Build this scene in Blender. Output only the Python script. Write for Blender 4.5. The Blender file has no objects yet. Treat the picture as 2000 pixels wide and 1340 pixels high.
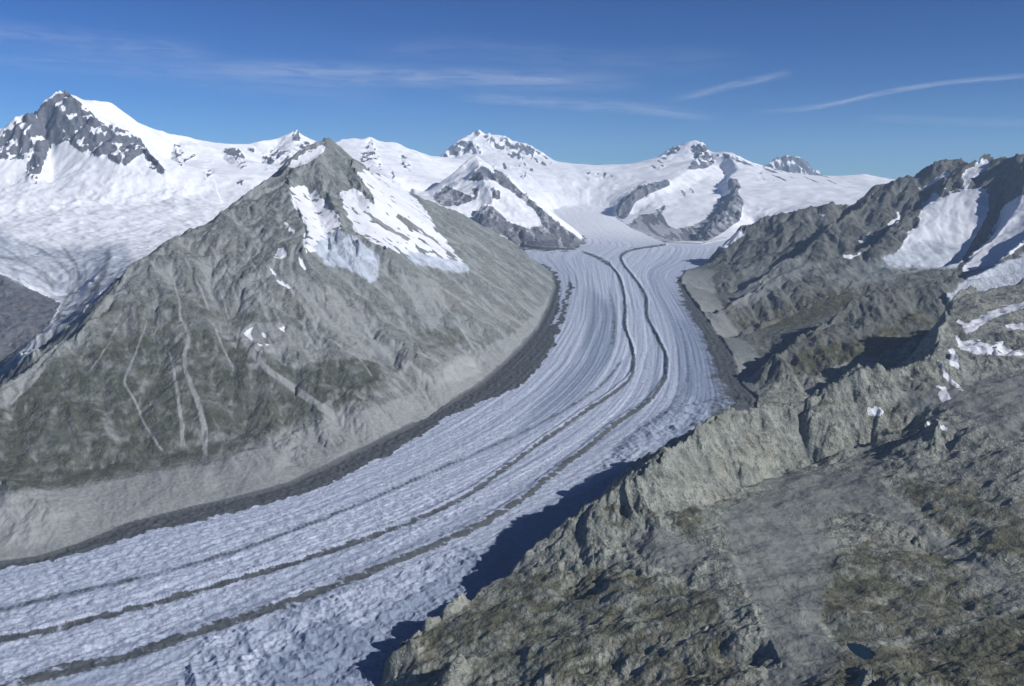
import bpy, math, time, os
import numpy as np
T0 = time.time()
f4 = np.float32
Q = float(os.environ.get('TQ', '1'))          # terrain resolution factor (1 = full)

# ------------------------------------------------------------------ camera, sky, sun, exposure
sc = bpy.context.scene
CAMZ, PITCH, FOC = 3136.0, math.radians(-7.9), 2069.0     # metres, look-down angle, focal length in photo pixels
cam_d = bpy.data.cameras.new('camera'); cam = bpy.data.objects.new('camera', cam_d)
sc.collection.objects.link(cam); sc.camera = cam
cam_d.sensor_width = 36; cam_d.lens = 36 * FOC / 2000
cam_d.clip_start = 10; cam_d.clip_end = 400000
cam.location = (0, 0, CAMZ); cam.rotation_euler = (math.pi / 2 + PITCH, 0, 0)
SUN_EL, SUN_AZ = math.radians(30.5), math.radians(115)       # azimuth clockwise from +Y
w = bpy.data.worlds.new('World'); sc.world = w; w.use_nodes = True
nt = w.node_tree; nt.nodes.clear()
sky = nt.nodes.new('ShaderNodeTexSky'); sky.sky_type = 'NISHITA'; sky.sun_disc = False
sky.sun_elevation = SUN_EL; sky.sun_rotation = SUN_AZ; sky.altitude = 3100
sky.air_density = 1.0; sky.dust_density = 0.0; sky.ozone_density = 4.0
bg = nt.nodes.new('ShaderNodeBackground'); bg.inputs['Strength'].default_value = 0.0235
wo = nt.nodes.new('ShaderNodeOutputWorld')
gm = nt.nodes.new('ShaderNodeGamma'); gm.inputs[1].default_value = 1.6
tn = nt.nodes.new('ShaderNodeVectorMath'); tn.operation = 'MULTIPLY'; tn.inputs[1].default_value = (.66, .89, 1.10)
nt.links.new(sky.outputs[0], gm.inputs[0]); nt.links.new(gm.outputs[0], tn.inputs[0]); nt.links.new(tn.outputs[0], bg.inputs[0]); nt.links.new(bg.outputs[0], wo.inputs[0])
sl = bpy.data.lights.new('sun', 'SUN'); sl.energy = 4.9; sl.angle = math.radians(0.5); sl.color = (1, .975, .95)
sun = bpy.data.objects.new('sun', sl); sc.collection.objects.link(sun)
sun.location = (0, 0, 9000)
sun.rotation_euler = (math.pi / 2 - SUN_EL, 0, math.pi - SUN_AZ)
sc.view_settings.view_transform = 'Standard'; sc.view_settings.look = 'None'
sc.view_settings.exposure = 0.0; sc.view_settings.gamma = 1.0; sc.view_settings.use_curve_mapping = False
sc.cycles.volume_bounces = 1; sc.cycles.max_bounces = 6; sc.cycles.transparent_max_bounces = 16
try:
    sc.cycles.use_denoising = True; sc.cycles.denoiser = 'OPENIMAGEDENOISE'
except Exception: pass

# ------------------------------------------------------------------ photo rays <-> the place
cP, sP = math.cos(PITCH), math.sin(PITCH)
def slope(py):                      # vertical slope of the ray through photo row py (x = 1000)
    v = (670.0 - py) / FOC
    return (sP + v * cP) / (cP - v * sP)
def P3(px, py, Y):                  # point seen at (px,py) at forward distance Y (metres)
    v = (670.0 - py) / FOC; s = Y / (cP - v * sP)
    return np.array([(px - 1000.0) / FOC * s, Y, CAMZ + s * (sP + v * cP)])
def PZ(px, Y, z):                   # point in photo column px at distance Y, height z
    return np.array([(px - 1000.0) / FOC * (Y * cP + (z - CAMZ) * sP), Y, z])
def pix(x, y, z):
    dz = z - CAMZ
    d = y * cP + dz * sP
    return 1000 + FOC * x / d, 670 - FOC * (dz * cP - y * sP) / d
ZY = np.array([0, 600, 1000, 1500, 2100, 2700, 3400, 4200, 5600, 7000, 9000, 12000, 14000, 18000, 26000.])
ZV = np.array([1900, 1950, 2000, 2075, 2150, 2222, 2303, 2392, 2530, 2620, 2700, 2765, 2900, 3460, 3600.])
def zg(x, y): return np.interp(y + 0.04 * x, ZY, ZV)
_ty = np.linspace(900, 17000, 6000)
def PG(px, py):                     # point of the glacier surface seen at (px,py)
    v = (670.0 - py) / FOC
    s = _ty / (cP - v * sP); x = (px - 1000.0) / FOC * s; zz = CAMZ + s * (sP + v * cP)
    k = np.argmax(zz < zg(x, _ty))
    return np.array([x[k], _ty[k], zz[k]])

# ------------------------------------------------------------------ noise (numpy)
_r = np.random.default_rng(7)
_perm = _r.permutation(512).astype(np.int32); _perm = np.concatenate([_perm, _perm])
_ga = _r.uniform(0, 2 * np.pi, 512); _gx, _gy = np.cos(_ga).astype(f4), np.sin(_ga).astype(f4)
_jx, _jy = _r.uniform(-.4, .4, 512).astype(f4), _r.uniform(-.4, .4, 512).astype(f4)
def _h(ix, iy): return _perm[_perm[ix & 511] + (iy & 511)]
def gnoise(x, y):
    fx = np.floor(x); fy = np.floor(y); ix = fx.astype(np.int32); iy = fy.astype(np.int32)
    dx = (x - fx).astype(f4); dy = (y - fy).astype(f4)
    u = dx * dx * dx * (dx * (dx * 6 - 15) + 10); v = dy * dy * dy * (dy * (dy * 6 - 15) + 10)
    def g(a, b):
        h = _h(ix + a, iy + b); return _gx[h] * (dx - a) + _gy[h] * (dy - b)
    a = g(0, 0); b = g(1, 0); c = g(0, 1); d = g(1, 1)
    a += u * (b - a); c += u * (d - c)
    return (a + v * (c - a)) * 1.5
def fbm(x, y, wl, octs=4, gain=.5, ridged=False, minwl=None):
    t = np.zeros(x.shape, f4); amp = 1.0; tot = 0
    for o in range(octs):
        n = gnoise(x / wl + 17.3 * o, y / wl - 9.1 * o)
        if ridged: n = 1 - 2 * np.abs(n)
        k = 1.0 if minwl is None else np.clip(wl / minwl - 1, 0, 1).astype(f4)
        t += amp * n * k; tot += amp; amp *= gain; wl *= .5
    return t / tot
def ss(a, b, x): t = np.clip((x - a) / (b - a), 0, 1); return t * t * (3 - 2 * t)

# ------------------------------------------------------------------ plan grid: azimuth x log distance (conformal)
TH = math.radians(36); R0, R1 = math.log(700.0), math.log(24000.0)
NT = int(1600 * Q) // 8 * 8; NR = int(2296 * Q) // 8 * 8
def to_ij(p, nt_, nr_):
    th = np.arctan2(p[..., 0], p[..., 1]); r = np.log(np.hypot(p[..., 0], p[..., 1]))
    return (r - R0) / (R1 - R0) * (nr_ - 1), (th + TH) / (2 * TH) * (nt_ - 1)
def dens(pts, n=60, jit=0.0):
    pts = np.array(pts, float); out = []
    for a, b in zip(pts[:-1], pts[1:]):
        t = np.linspace(0, 1, n, endpoint=False)[:, None]; out.append(a + (b - a) * t)
    out.append(pts[-1:]); return np.vstack(out)
CONS = []
def curve(pts, back=None, west=None, east=None, near=None):
    """ridge or valley line given as (px,py,Ykm); optional flank lines (offset m, drop m)"""
    p = np.array([P3(a, b, c * 1000) for a, b, c in pts]) if len(pts[0]) == 3 else np.array([PZ(a, c * 1000, z) for a, _, c, z in pts])
    d = dens(p); CONS.append(d)
    t = np.gradient(d[:, :2], axis=0); t /= np.linalg.norm(t, axis=1)[:, None] + 1e-9
    k = np.ones(61) / 61
    ts = np.stack([np.convolve(np.pad(t[:, i], 30, 'edge'), k, 'valid') for i in (0, 1)], 1)
    nrm = np.stack([ts[:, 1], -ts[:, 0]], 1); nrm /= np.linalg.norm(nrm, axis=1)[:, None] + 1e-9
    for spec, ax, sg in ((back, 1, 1), (near, 1, -1), (west, 0, -1), (east, 0, 1)):
        if spec is None: continue
        w_, dr = spec; s = np.sign(nrm[:, ax]) * sg; s[s == 0] = 1
        if (s != s[len(s) // 2]).any(): s[:] = 1 if s.mean() > 0 else -1
        q = d.copy(); q[:, :2] += nrm * s[:, None] * w_; q[:, 2] -= dr
        CONS.append(q[20:-10] if len(q) > 60 else q)

# far skyline
curve([(-500,420,9.2),(-260,370,9.5),(-120,320,9.8),(0,262,10),(30,240,10.1),(54,222,10.2),(60,226,10.2),(78,213,10.3),(100,190,10.4),(125,171,10.5),(140,188,10.6),(165,197,10.7),(190,197,10.8),(216,199,10.9),(240,217,11),(265,235,11.1),(300,250,11.3),(350,264,11.6),(420,278,12),(480,282,12.4),(540,268,12.8),(575,257,13),(605,275,13.3),(640,290,13.8),(665,272,14.3),(690,270,14.5),(712,271,14.5),(723,262,14.5),(736,272,14.5),(770,277,14.7),(800,290,15),(830,305,15.5),(868,306,16.2)], back=(1500, 900))
curve([(866,302,16.9),(875,293,17.1),(890,284,17.3),(905,268,17.6),(920,262,17.8),(935,250,18),(950,262,18),(965,260,18),(985,264,18),(1000,276,18),(1025,278,17.9),(1045,292,17.8),(1060,298,17.7),(1090,320,17.6),(1120,331,17.8),(1145,342,18),(1180,337,18.5),(1250,334,18.5),(1275,320,18.3),(1305,296,18),(1330,280,17.9),(1343,273,17.85),(1355,269,17.8),(1367,273,17.75),(1382,286,17.7),(1395,303,17.6),(1405,296,17.2),(1425,297,17),(1450,312,17),(1490,328,17),(1520,340,17),(1560,352,16.5),(1640,352,16),(1662,344,15.5),(1690,339,15),(1720,347,15),(1760,352,14.5),(1850,355,14),(2150,350,13),(2520,340,12)], back=(1200, 700))
curve([(1450,370,19.6),(1485,338,19.7),(1500,322,19.8),(1518,306,20),(1535,301,20),(1560,306,20),(1580,320,20),(1600,337,20),(1620,350,20),(1670,372,20)], back=(1200, 800))
curve([(-500,0,20.5,2300),(0,0,20.5,2300),(500,0,20.5,2300),(800,0,20.8,2300),(1300,0,21,2300),(1700,0,22.,2300),(2500,0,20,2300)])
# Aletschhorn spurs and its snow basin
curve([(125,171,10.5),(165,225,10.25),(215,262,10.05),(272,290,9.85),(325,342,9.5)], west=(160, 60))
curve([(54,222,10.2),(66,280,9.9),(70,320,9.6),(62,358,9.3)], west=(150, 40), east=(150, 50))
curve([(575,257,13),(560,290,12.3),(525,325,11.5)], west=(150, 60))
curve([(440,290,11.8),(475,325,10.8)], west=(90, 40)); curve([(345,280,11.4),(352,325,10.2)], west=(80, 35))
curve([(-400,470,8.0),(-150,440,8.3),(0,425,8.5),(150,405,8.8),(330,392,9.1),(420,372,9.5),(500,345,10)])
curve([(-300,540,7),(-100,520,7.1),(50,510,7.3),(170,500,7.2),(235,490,6.9)])
curve([(225,505,6.6),(180,550,6.2),(130,600,5.8),(60,680,5.15),(-50,760,4.65),(-200,850,4.25),(-500,950,4.0)])
curve([(-300,450,6.2),(-100,490,6.3),(0,545,6.2),(60,572,6.1),(105,590,5.95)], back=(250, 60))
# M1: the rocky pyramid left of the glacier
curve([(640,272,6),(628,276,5.95),(605,284,5.9),(585,300,5.8),(568,315,5.7),(555,335,5.6),(510,365,5.35),(460,400,5.1),(415,432,4.9),(370,455,4.75),(345,463,4.65),(310,490,4.5),(250,525,4.3),(225,570,4.15),(200,600,4.0),(150,650,3.8),(110,680,3.7),(60,725,3.55),(0,770,3.4),(-120,850,3.2),(-300,950,3.0),(-520,1050,2.85)], back=(450, 330))
curve([(640,272,6),(655,283,6.05),(675,315,6.15),(695,336,6.5),(745,342,6.9),(790,370,7.1),(850,398,7.4),(900,420,7.8),(960,450,8.2),(1000,475,8.4),(1015,500,8.0),(1035,520,7.6)], back=(500, 330))
curve([(655,283,6.05),(690,333,5.75),(730,392,5.4)], east=(120, 70))
curve([(640,272,6),(624,335,5.64),(645,395,5.28),(670,440,5.04),(700,480,4.8)], east=(150, 40))
curve([(555,335,5.6),(580,400,5.12),(600,450,4.83),(592,492,4.55)], east=(100, 60))
curve([(0,0,9.2,3020),(760,0,9.3,3040),(850,0,9.3,2900),(930,0,9.2,2780),(1010,0,9.15,2712)][1:])
curve([(700,300,12.8),(760,345,11.2),(845,384,10.7)])
# M1 lower benches
curve([(0,940,2.95),(150,930,3.1),(300,895,3.25),(450,860,3.4),(600,800,3.6),(720,750,3.8),(820,700,4.15)])
# M2 pyramid
curve([(845,385,10.6),(870,360,10.9),(900,322,11.2),(930,300,11.4),(950,318,11.2),(985,350,10.9),(1010,370,10.6),(1040,395,10.3),(1075,425,10),(1100,445,9.7),(1134,469,9.35)], back=(400, 260))
curve([(930,300,11.4),(940,345,10.7),(965,385,10.1),(950,410,9.8),(945,445,9.45)], west=(120, 60))
# M3 outcrops under the far white peak
curve([(1425,297,17),(1440,330,15.5),(1425,348,14.5),(1438,368,13.8),(1432,395,12.8),(1405,425,12),(1385,450,11.2),(1378,471,10.4)], west=(160, 130))
curve([(1380,300,16.6),(1330,340,15.2),(1310,352,14.6),(1260,365,14.1),(1225,385,13.8),(1203,408,13.6)], near=(260, 110))
curve([(1355,275,17.8),(1375,300,17.2),(1390,325,16.4)], west=(120, 60))
curve([(1440,457,10.4),(1480,435,11.2),(1520,415,11.8),(1600,400,12.3),(1680,385,12.8),(1760,368,13.3)])
# M4: right-hand mountain with its spurs
curve([(1385,522,7.55),(1400,497,7.6),(1420,470,7.7),(1450,445,7.75),(1500,425,7.8),(1560,411,7.8),(1600,405,7.8),(1640,396,7.8),(1665,402,7.8),(1690,385,7.85),(1710,365,7.9),(1760,350,7.9),(1795,345,7.9),(1815,325,7.9),(1850,311,7.9),(1872,307,7.9),(1880,310,7.9),(1888,326,7.9),(1900,318,8),(1922,303,8.2),(1932,297,8.2),(1942,304,8.2),(1955,316,8),(1965,310,7.6),(1985,301,7.4),(2000,300,7.4),(2100,290,7.3),(2300,280,7.2),(2520,300,7)], back=(700, 450))
curve([(1710,368,7.88),(1690,395,7.7),(1661,418,7.45),(1600,462,7.15),(1567,497,6.95),(1520,520,6.8),(1470,560,6.6),(1430,575,6.5)], west=(110, 130))
curve([(1860,330,7.8),(1830,392,7.3),(1780,420,7.1),(1740,452,6.85),(1700,482,6.65),(1640,500,6.5),(1560,520,6.35),(1503,545,6.15),(1455,580,5.85),(1405,614,5.55)], west=(110, 120))
curve([(1998,301,7.42),(2000,350,7.05),(1980,415,6.7),(1938,470,6.35),(1885,512,6.1),(1800,530,5.95),(1700,545,5.8),(1600,590,5.5),(1500,635,5.2),(1450,655,5.0)], west=(120, 150))
curve([(2120,390,6.3),(2060,420,6.1),(2000,482,5.85),(1940,522,5.6),(1885,545,5.4)], west=(110, 130))
curve([(2100,520,5.3),(2000,530,5.3),(1873,545,5.2),(1813,562,5.1),(1750,570,5.0),(1669,588,4.85),(1640,612,4.75),(1618,638,4.65),(1554,668,4.45),(1530,684,4.32),(1508,705,4.22)], back=(150, 150), west=(120, 140))
curve([(1500,0,4.0,2378),(1560,0,4.0,2376),(1650,0,4.05,2385),(1750,0,4.2,2410),(1850,0,4.65,2500),(2000,0,5.0,2630),(2250,0,5.4,2760),(2520,0,5.8,2850)])
# foreground shoulder
curve([(728,1300,2.06),(740,1290,2.06),(800,1255,2.10),(880,1200,2.2),(1000,1110,2.4),(1100,1038,2.5),(1200,965,2.54),(1240,940,2.56),(1290,905,2.6),(1320,868,2.75),(1350,852,2.85),(1400,820,3.05),(1456,798,3.2),(1480,793,3.22),(1512,795,3.25)], back=(120, 85))
curve([(1512,795,3.25),(1530,790,3.28),(1546,797,3.28),(1575,782,3.32),(1600,775,3.35),(1618,763,3.36),(1677,728,3.4),(1707,724,3.42),(1767,709,3.48),(1813,703,3.55),(1826,675,3.7),(1848,628,4.0),(1852,590,4.3),(1900,570,4.4),(2000,553,4.45),(2150,510,4.6),(2520,430,4.8)], back=(130, 190))
curve([(1290,1010,2.46),(1340,992,2.58),(1400,980,2.70),(1450,955,2.84),(1500,935,2.98),(1560,915,3.08),(1600,905,3.14),(1700,885,3.22)])
curve([(1740,760,3.40),(1850,765,3.36),(2000,705,3.6),(2300,600,3.8)])
curve([(1830,840,3.0),(1950,820,3.04),(2200,780,3.05)])
curve([(900,1320,1.95),(1000,1250,2.06),(1100,1150,2.26),(1200,1080,2.36),(1300,1080,2.31),(1380,1100,2.24)])
curve([(1440,1120,2.2),(1480,1200,1.97),(1530,1300,1.76)])
curve([(1600,1080,2.36),(1680,1050,2.44),(1780,1060,2.42),(1850,1100,2.28)])
curve([(1640,1180,2.04),(1700,1165,2.08),(1800,1165,2.08),(1900,1190,2.0)])
curve([(1560,1290,1.78),(1680,1272,1.81),(1780,1262,1.84),(1900,1245,1.86),(2100,1200,1.92)])
curve([(1700,1330,1.62),(2000,1340,1.58),(2200,1300,1.6)])
curve([(770,0,1.45,2120),(1000,0,1.35,2150),(1500,0,1.25,2230),(2000,0,1.05,2300),(2500,0,.95,2360)])

# glacier outline (photo pixels on the ice surface)
LEFT = [(-560,1230),(-350,1175),(-200,1135),(-80,1112),(0,1100),(80,1085),(150,1062),(250,1020),(320,1005),(400,985),(480,968),(560,945),(640,910),(700,880),(760,850),(820,822),(880,785),(940,748),(985,708),(1020,675),(1050,640),(1070,600),(1083,560),(1078,535),(1060,520),(1035,505),(1012,480)]
TOPL = [(1060,484),(1110,485),(1138,474),(1140,466),(1118,448),(1090,425),(1075,409)]
TOPR = [(1130,402),(1195,405),(1205,425),(1250,451),(1300,473),(1370,476),(1430,464),(1475,443),(1450,468)]
RIGHT = [(1405,490),(1388,515),(1340,528),(1328,545),(1345,572),(1380,620),(1410,660),(1435,700),(1450,750),(1480,775),(1478,800),(1440,850),(1400,900),(1340,945),(1280,968),(1200,1002),(1100,1066),(1000,1142),(880,1230),(800,1284),(745,1336),(720,1420),(720,1600),(700,1900)]
gl = [PG(a, b) for a, b in LEFT]; gt = [PG(a, b) for a, b in TOPL + TOPR]; gr = [PG(a, b) for a, b in RIGHT]
gr[-1] = np.array([-60, 1000, 2000.])
gpoly = np.array(gl + gt + gr + [np.array([-200, 700, 0.]), np.array([-1500, 700, 0.])])

def fill(poly, H, W):               # even-odd scanline fill of (row, col) polygon
    a = np.array(poly, float); b = np.roll(a, -1, 0); m = np.zeros((H, W), bool); cols = np.arange(W)
    r0 = max(0, int(a[:, 0].min())); r1 = min(H - 1, int(a[:, 0].max()) + 1)
    for r in range(r0, r1 + 1):
        y = r + 1e-4; k = (a[:, 0] > y) != (b[:, 0] > y)
        if not k.any(): continue
        xs = np.sort(a[k, 1] + (y - a[k, 0]) * (b[k, 1] - a[k, 1]) / (b[k, 0] - a[k, 0]))
        for x0, x1 in zip(xs[::2], xs[1::2]):
            m[r, max(0, math.ceil(x0)):max(0, math.floor(x1) + 1)] ^= True
    return m
def plan_mask(poly, H, W):
    i, j = to_ij(dens(poly, 12)[:, :2] if len(poly) else poly, W, H); return fill(np.c_[i, j], H, W)
def zoom(a, H, W):
    h, w_ = a.shape
    yi = np.linspace(0, h - 1, H); xi = np.linspace(0, w_ - 1, W)
    y0 = np.minimum(yi.astype(int), h - 2); x0 = np.minimum(xi.astype(int), w_ - 2)
    fy = (yi - y0)[:, None].astype(f4); fx = (xi - x0)[None].astype(f4)
    t = a[y0] * (1 - fy) + a[y0 + 1] * fy
    return t[:, x0] * (1 - fx) + t[:, x0 + 1] * fx
def blur(a, n=1):
    for _ in range(n):
        p = np.pad(a, 1, 'edge'); a = (p[:-2, 1:-1] + 2 * a + p[2:, 1:-1]) / 4
        p = np.pad(a, 1, 'edge'); a = (p[1:-1, :-2] + 2 * a + p[1:-1, 2:]) / 4
    return a.astype(f4)
HS, WS = NR // 2, NT // 2
def solve(pts, masks=None, iters=110, init=0.0):
    lv = []; h, w_ = HS, WS
    while min(h, w_) > 24: lv.append((h, w_)); h //= 2; w_ //= 2
    z = None
    for n, (h, w_) in enumerate(lv[::-1]):
        i, j = to_ij(pts[:, :2], w_, h); i = np.rint(i).astype(int); j = np.rint(j).astype(int)
        ok = (i >= 0) & (i < h) & (j >= 0) & (j < w_); i, j, v = i[ok], j[ok], pts[ok, 2]
        sm = np.zeros((h, w_)); ct = np.zeros((h, w_)); np.add.at(sm, (i, j), v); np.add.at(ct, (i, j), 1)
        fix = ct > 0; val = np.where(fix, sm / np.maximum(ct, 1), 0).astype(f4)
        if masks is not None:
            mk, mv = masks(h, w_); val[mk] = mv[mk]; fix = fix | mk
        z = np.full((h, w_), float(pts[:, 2].mean()), f4) if z is None else zoom(z, h, w_)
        z[fix] = val[fix]
        ct_ = (w_ / (2 * TH)) ** 2; cr = (h / (R1 - R0)) ** 2; s = 2 * (ct_ + cr)
        ct_ /= s; cr /= s; free = ~fix
        ii, jj = np.indices((h, w_)); par = (ii + jj) & 1; om = 1.85
        fm = [(free & (par == c)).astype(f4) * f4(om) for c in (0, 1)]
        for it in range(iters * (4 if n < 3 else 1)):
            for c in (0, 1):
                p = np.pad(z, 1, 'edge')
                z += fm[c] * (cr * (p[:-2, 1:-1] + p[2:, 1:-1]) + ct_ * (p[1:-1, :-2] + p[1:-1, 2:]) - z)
    return z
def grid_xy(h, w_):
    r = np.exp(R0 + (R1 - R0) * np.arange(h) / (h - 1)).astype(f4)[:, None]
    t = (-TH + 2 * TH * np.arange(w_) / (w_ - 1)).astype(f4)[None]
    return r * np.sin(t), r * np.cos(t)
def gmask(h, w_):
    m = plan_mask(gpoly, h, w_); x, y = grid_xy(h, w_); return m, zg(x, y).astype(f4)
allc = np.vstack(CONS)
# drop ridge samples that fall on the ice
ZB = solve(allc, gmask)
print('solve', round(time.time() - T0, 1))
# flow coordinate across the glacier: 0 at its left edge, 1 at its right edge
fl = dens(np.array([[p[0], p[1], 0.] for p in gl + gt[:7]])); fr = dens(np.array([[p[0], p[1], 1.] for p in gt[9:] + gr]))
V = zoom(solve(np.vstack([fl, fr]), iters=60), NR, NT)
ZB = zoom(blur(ZB, 1), NR, NT)
X, Y = grid_xy(NR, NT)
GM = zoom(blur(plan_mask(gpoly, NR, NT).astype(f4), 1), NR, NT)
near_g = zoom(blur(zoom(GM, NR // 8, NT // 8), 30), NR, NT)      # soft nearness to the ice
R = np.hypot(X, Y)
cell = R * (R1 - R0) / NR * 1.05 / min(1, Q * 1.0 + .0)

# ------------------------------------------------------------------ regions in plan (px, Ykm)
def reg(poly): return plan_mask(np.array([PZ(a, b * 1000, 2700.) for a, b in poly]), NR, NT)
RG = np.full((NR, NT), 6, np.int8)                                # 6 far snow range
M1P = [(-700,3.15),(-200,3.35),(60,3.8),(200,4.25),(250,4.6),(370,5.05),(460,5.45),(555,5.95),(625,6.45),(690,6.9),(745,7.3),(850,7.85),(960,8.7),(1020,9.2),(1300,8.5),(1300,3),(700,1),(-900,0.5)]
M4P = [(1200,7.4),(1400,8.3),(1500,8.7),(1900,9.2),(2600,9),(2700,5.75),(2250,5.4),(2000,5.0),(1850,4.75),(1750,4.4),(1650,4.25),(1560,4.15),(1480,4.06),(1350,3.9),(1200,5)]
FGP = [(1350,3.9),(1480,4.06),(1560,4.15),(1650,4.25),(1750,4.4),(1850,4.75),(2000,5.0),(2250,5.4),(2700,5.75),(3000,.3),(500,.3),(500,1.5),(730,2.4),(900,2.6)]
M2P = [(1150,10.0),(1075,9.9),(1085,11),(1000,11.9),(860,12.4),(780,11.2),(800,8.6),(1010,9.0),(1200,9.0)]
M3P = [(1190,13.2),(1195,14.6),(1330,15.6),(1400,16.4),(1470,15.6),(1480,11.2),(1460,9.9),(1260,9.7)]
SWP = [(1330,15.6),(1400,16.4),(1470,15.6),(1480,11.2),(1500,8.7),(1900,9.2),(2700,9),(2700,15),(1900,19),(1640,19),(1250,19.5),(1250,15.2)]
ALP = [(-900,2.9),(-200,3.1),(300,3.8),(560,5.2),(600,7.4),(440,9),(380,12.5),(300,14),(-900,14)]
EIP = [(1380,18.6),(1500,18.6),(1800,18.6),(1900,24),(1300,24)]
JUP = [(868,14.3),(868,26),(1150,26),(1150,12),(1080,12.1),(1000,12.2),(950,12.6)]
for k, pl in ((10, JUP), (7, SWP), (8, ALP), (4, M3P), (3, M2P), (1, M1P), (2, M4P), (5, FGP), (9, EIP)): RG[reg(pl)] = k
RG[GM > .5] = 0
rg = lambda k: (RG == k)
isfar = (RG >= 6)

# ------------------------------------------------------------------ paint: what grows or lies where (photo outlines baked onto the ground)
MG = 320; PH, PW = 1340 // 2 + 2 * MG // 2, 2000 // 2 + 2 * MG // 2
def pc(p): return ((p[1] + MG) / 2, (p[0] + MG) / 2)
def layer(polys=(), strokes=(), soft=2):
    m = np.zeros((PH, PW), f4)
    for pl in polys:
        val = 1.0
        if isinstance(pl[0], float): val, pl = pl[0], pl[1:]
        k = fill([pc(q) for q in pl], PH, PW); m[k] = np.maximum(m[k], val)
    m = blur(m, soft)
    for st in strokes:
        val, w0, w1, pts = st[0], st[1], st[2], st[3]
        # smooth the hand-placed points (Catmull-Rom), then stamp
        a = np.array(pts, float); a = np.vstack([2 * a[0] - a[1], a, 2 * a[-1] - a[-2]]); cur = []
        for q in range(1, len(a) - 2):
            t = np.linspace(0, 1, 24, endpoint=False)[:, None]; p0, p1, p2, p3 = a[q - 1:q + 3]
            cur.append(.5 * (2 * p1 + (p2 - p0) * t + (2 * p0 - 5 * p1 + 4 * p2 - p3) * t * t + (3 * p1 - p0 - 3 * p2 + p3) * t ** 3))
        cur = np.vstack(cur); n = len(cur)
        for q, (x, y) in enumerate(cur):
            wd = (w0 + (w1 - w0) * q / n) / 4; fade = 1 if len(st) > 4 else min(1, (n - q) / (.12 * n) + .15, q / (.06 * n) + .3)
            ci, cj = pc((x, y)); rr = int(wd * 2.2) + 2
            i0, i1, j0, j1 = int(ci) - rr, int(ci) + rr + 1, int(cj) - rr, int(cj) + rr + 1
            if i0 < 0 or j0 < 0 or i1 > PH or j1 > PW: continue
            gi, gj = np.mgrid[i0:i1, j0:j1]; d = np.hypot(gi - ci, gj - cj)
            m[i0:i1, j0:j1] = np.maximum(m[i0:i1, j0:j1], val * fade * np.clip(1.5 - d / max(wd, .5), 0, 1))
    return m
def sample(m, px, py):
    i = np.clip((py + MG) / 2, 0, PH - 2); j = np.clip((px + MG) / 2, 0, PW - 2)
    i0 = i.astype(int); j0 = j.astype(int); fi = (i - i0).astype(f4); fj = (j - j0).astype(f4)
    return (m[i0, j0] * (1 - fi) * (1 - fj) + m[i0 + 1, j0] * fi * (1 - fj) + m[i0, j0 + 1] * (1 - fi) * fj + m[i0 + 1, j0 + 1] * fi * fj)

FAR_ROCK = layer([
 [(-200,300),(0,258),(55,218),(78,210),(125,172),(160,203),(200,240),(240,253),(268,262),(285,290),(325,335),(322,346),(290,325),(280,298),(240,326),(215,312),(190,305),(165,300),(150,290),(130,275),(105,285),(85,315),(72,360),(52,352),(55,310),(5,312),(-200,330)],
 [(338,280),(352,285),(368,298),(385,303),(362,315),(352,328),(344,300)],[(400,320),(415,315),(414,345),(402,354)],[(438,292),(465,288),(478,308),(481,328),(468,331),(458,310),(440,301)],[(485,292),(498,289),(495,300)],
 [(512,305),(525,293),(560,295),(585,285),(600,275),(612,290),(590,320),(560,332),(520,330)],[(462,357),(478,349),(472,363)],[(569,262),(582,256),(588,275),(575,276)],
 [(705,300),(716,284),(722,262),(730,285),(742,308),(745,332),(722,335),(705,320)],[(783,298),(795,310),(803,325),(797,337),(786,325)],[(762,322),(772,345),(768,352)],
 [(866,308),(878,290),(900,276),(920,275),(938,290),(941,302),(905,302),(880,309)],[(920,262),(933,250),(940,258),(932,268)],
 [(945,266),(960,262),(970,284),(985,268),(1000,275),(1030,283),(1060,302),(1092,325),(1065,325),(1030,308),(1000,314),(990,300),(962,290)],
 [(995,310),(1015,305),(1030,325),(1010,326)],[(975,318),(1002,322),(1000,331),(980,331)],[(1020,325),(1047,330),(1040,336)],[(1013,335),(1030,338),(1037,353),(1018,347)],
 [(1140,338),(1180,330),(1200,345),(1150,352)],
 [(912,352),(940,322),(955,330),(975,357),(958,350),(920,354)],
 [(958,312),(985,340),(1010,368),(1045,398),(1075,423),(1105,448),(1142,468),(1120,488),(1060,486),(1000,480),(985,460),(935,455),(922,432),(945,402),(965,405),(990,432),(1030,447),(1062,440),(1045,412),(1005,377),(975,360)],
 [(846,387),(870,363),(900,375),(930,387),(922,366),(936,370),(930,390),(900,400),(865,404)],[(960,372),(978,374),(977,390),(962,387)],
 [(1200,418),(1212,390),(1245,365),(1305,350),(1308,362),(1270,378),(1240,395),(1228,420),(1215,430)],
 [(1228,440),(1250,420),(1268,420),(1302,398),(1292,415),(1305,440),(1320,448),(1355,440),(1380,428),(1400,400),(1410,385),(1440,375),(1452,392),(1445,430),(1400,462),(1370,476),(1300,474),(1250,454)],
 [(1422,350),(1440,350),(1447,365),(1434,382),(1424,370)],[(1328,370),(1338,375),(1338,388)],[(1345,360),(1358,380),(1350,375)],
 [(1268,327),(1300,300),(1320,283),(1332,288),(1302,320),(1290,331)],[(1345,286),(1372,279),(1390,298),(1396,320),(1380,328),(1340,332),(1358,310)],
 [0.7,(1395,300),(1425,297),(1450,312),(1500,330),(1498,336),(1445,318),(1400,306)],
 [(1480,352),(1500,300),(1540,290),(1600,320),(1660,360)],
 [(200,598),(118,652),(66,690),(0,738),(-300,880),(-300,1100),(100,900),(270,650)],
 [(-300,500),(-100,520),(0,535),(60,565),(118,592),(92,640),(60,668),(0,720),(-100,780),(-300,850)],
], soft=1)
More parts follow.
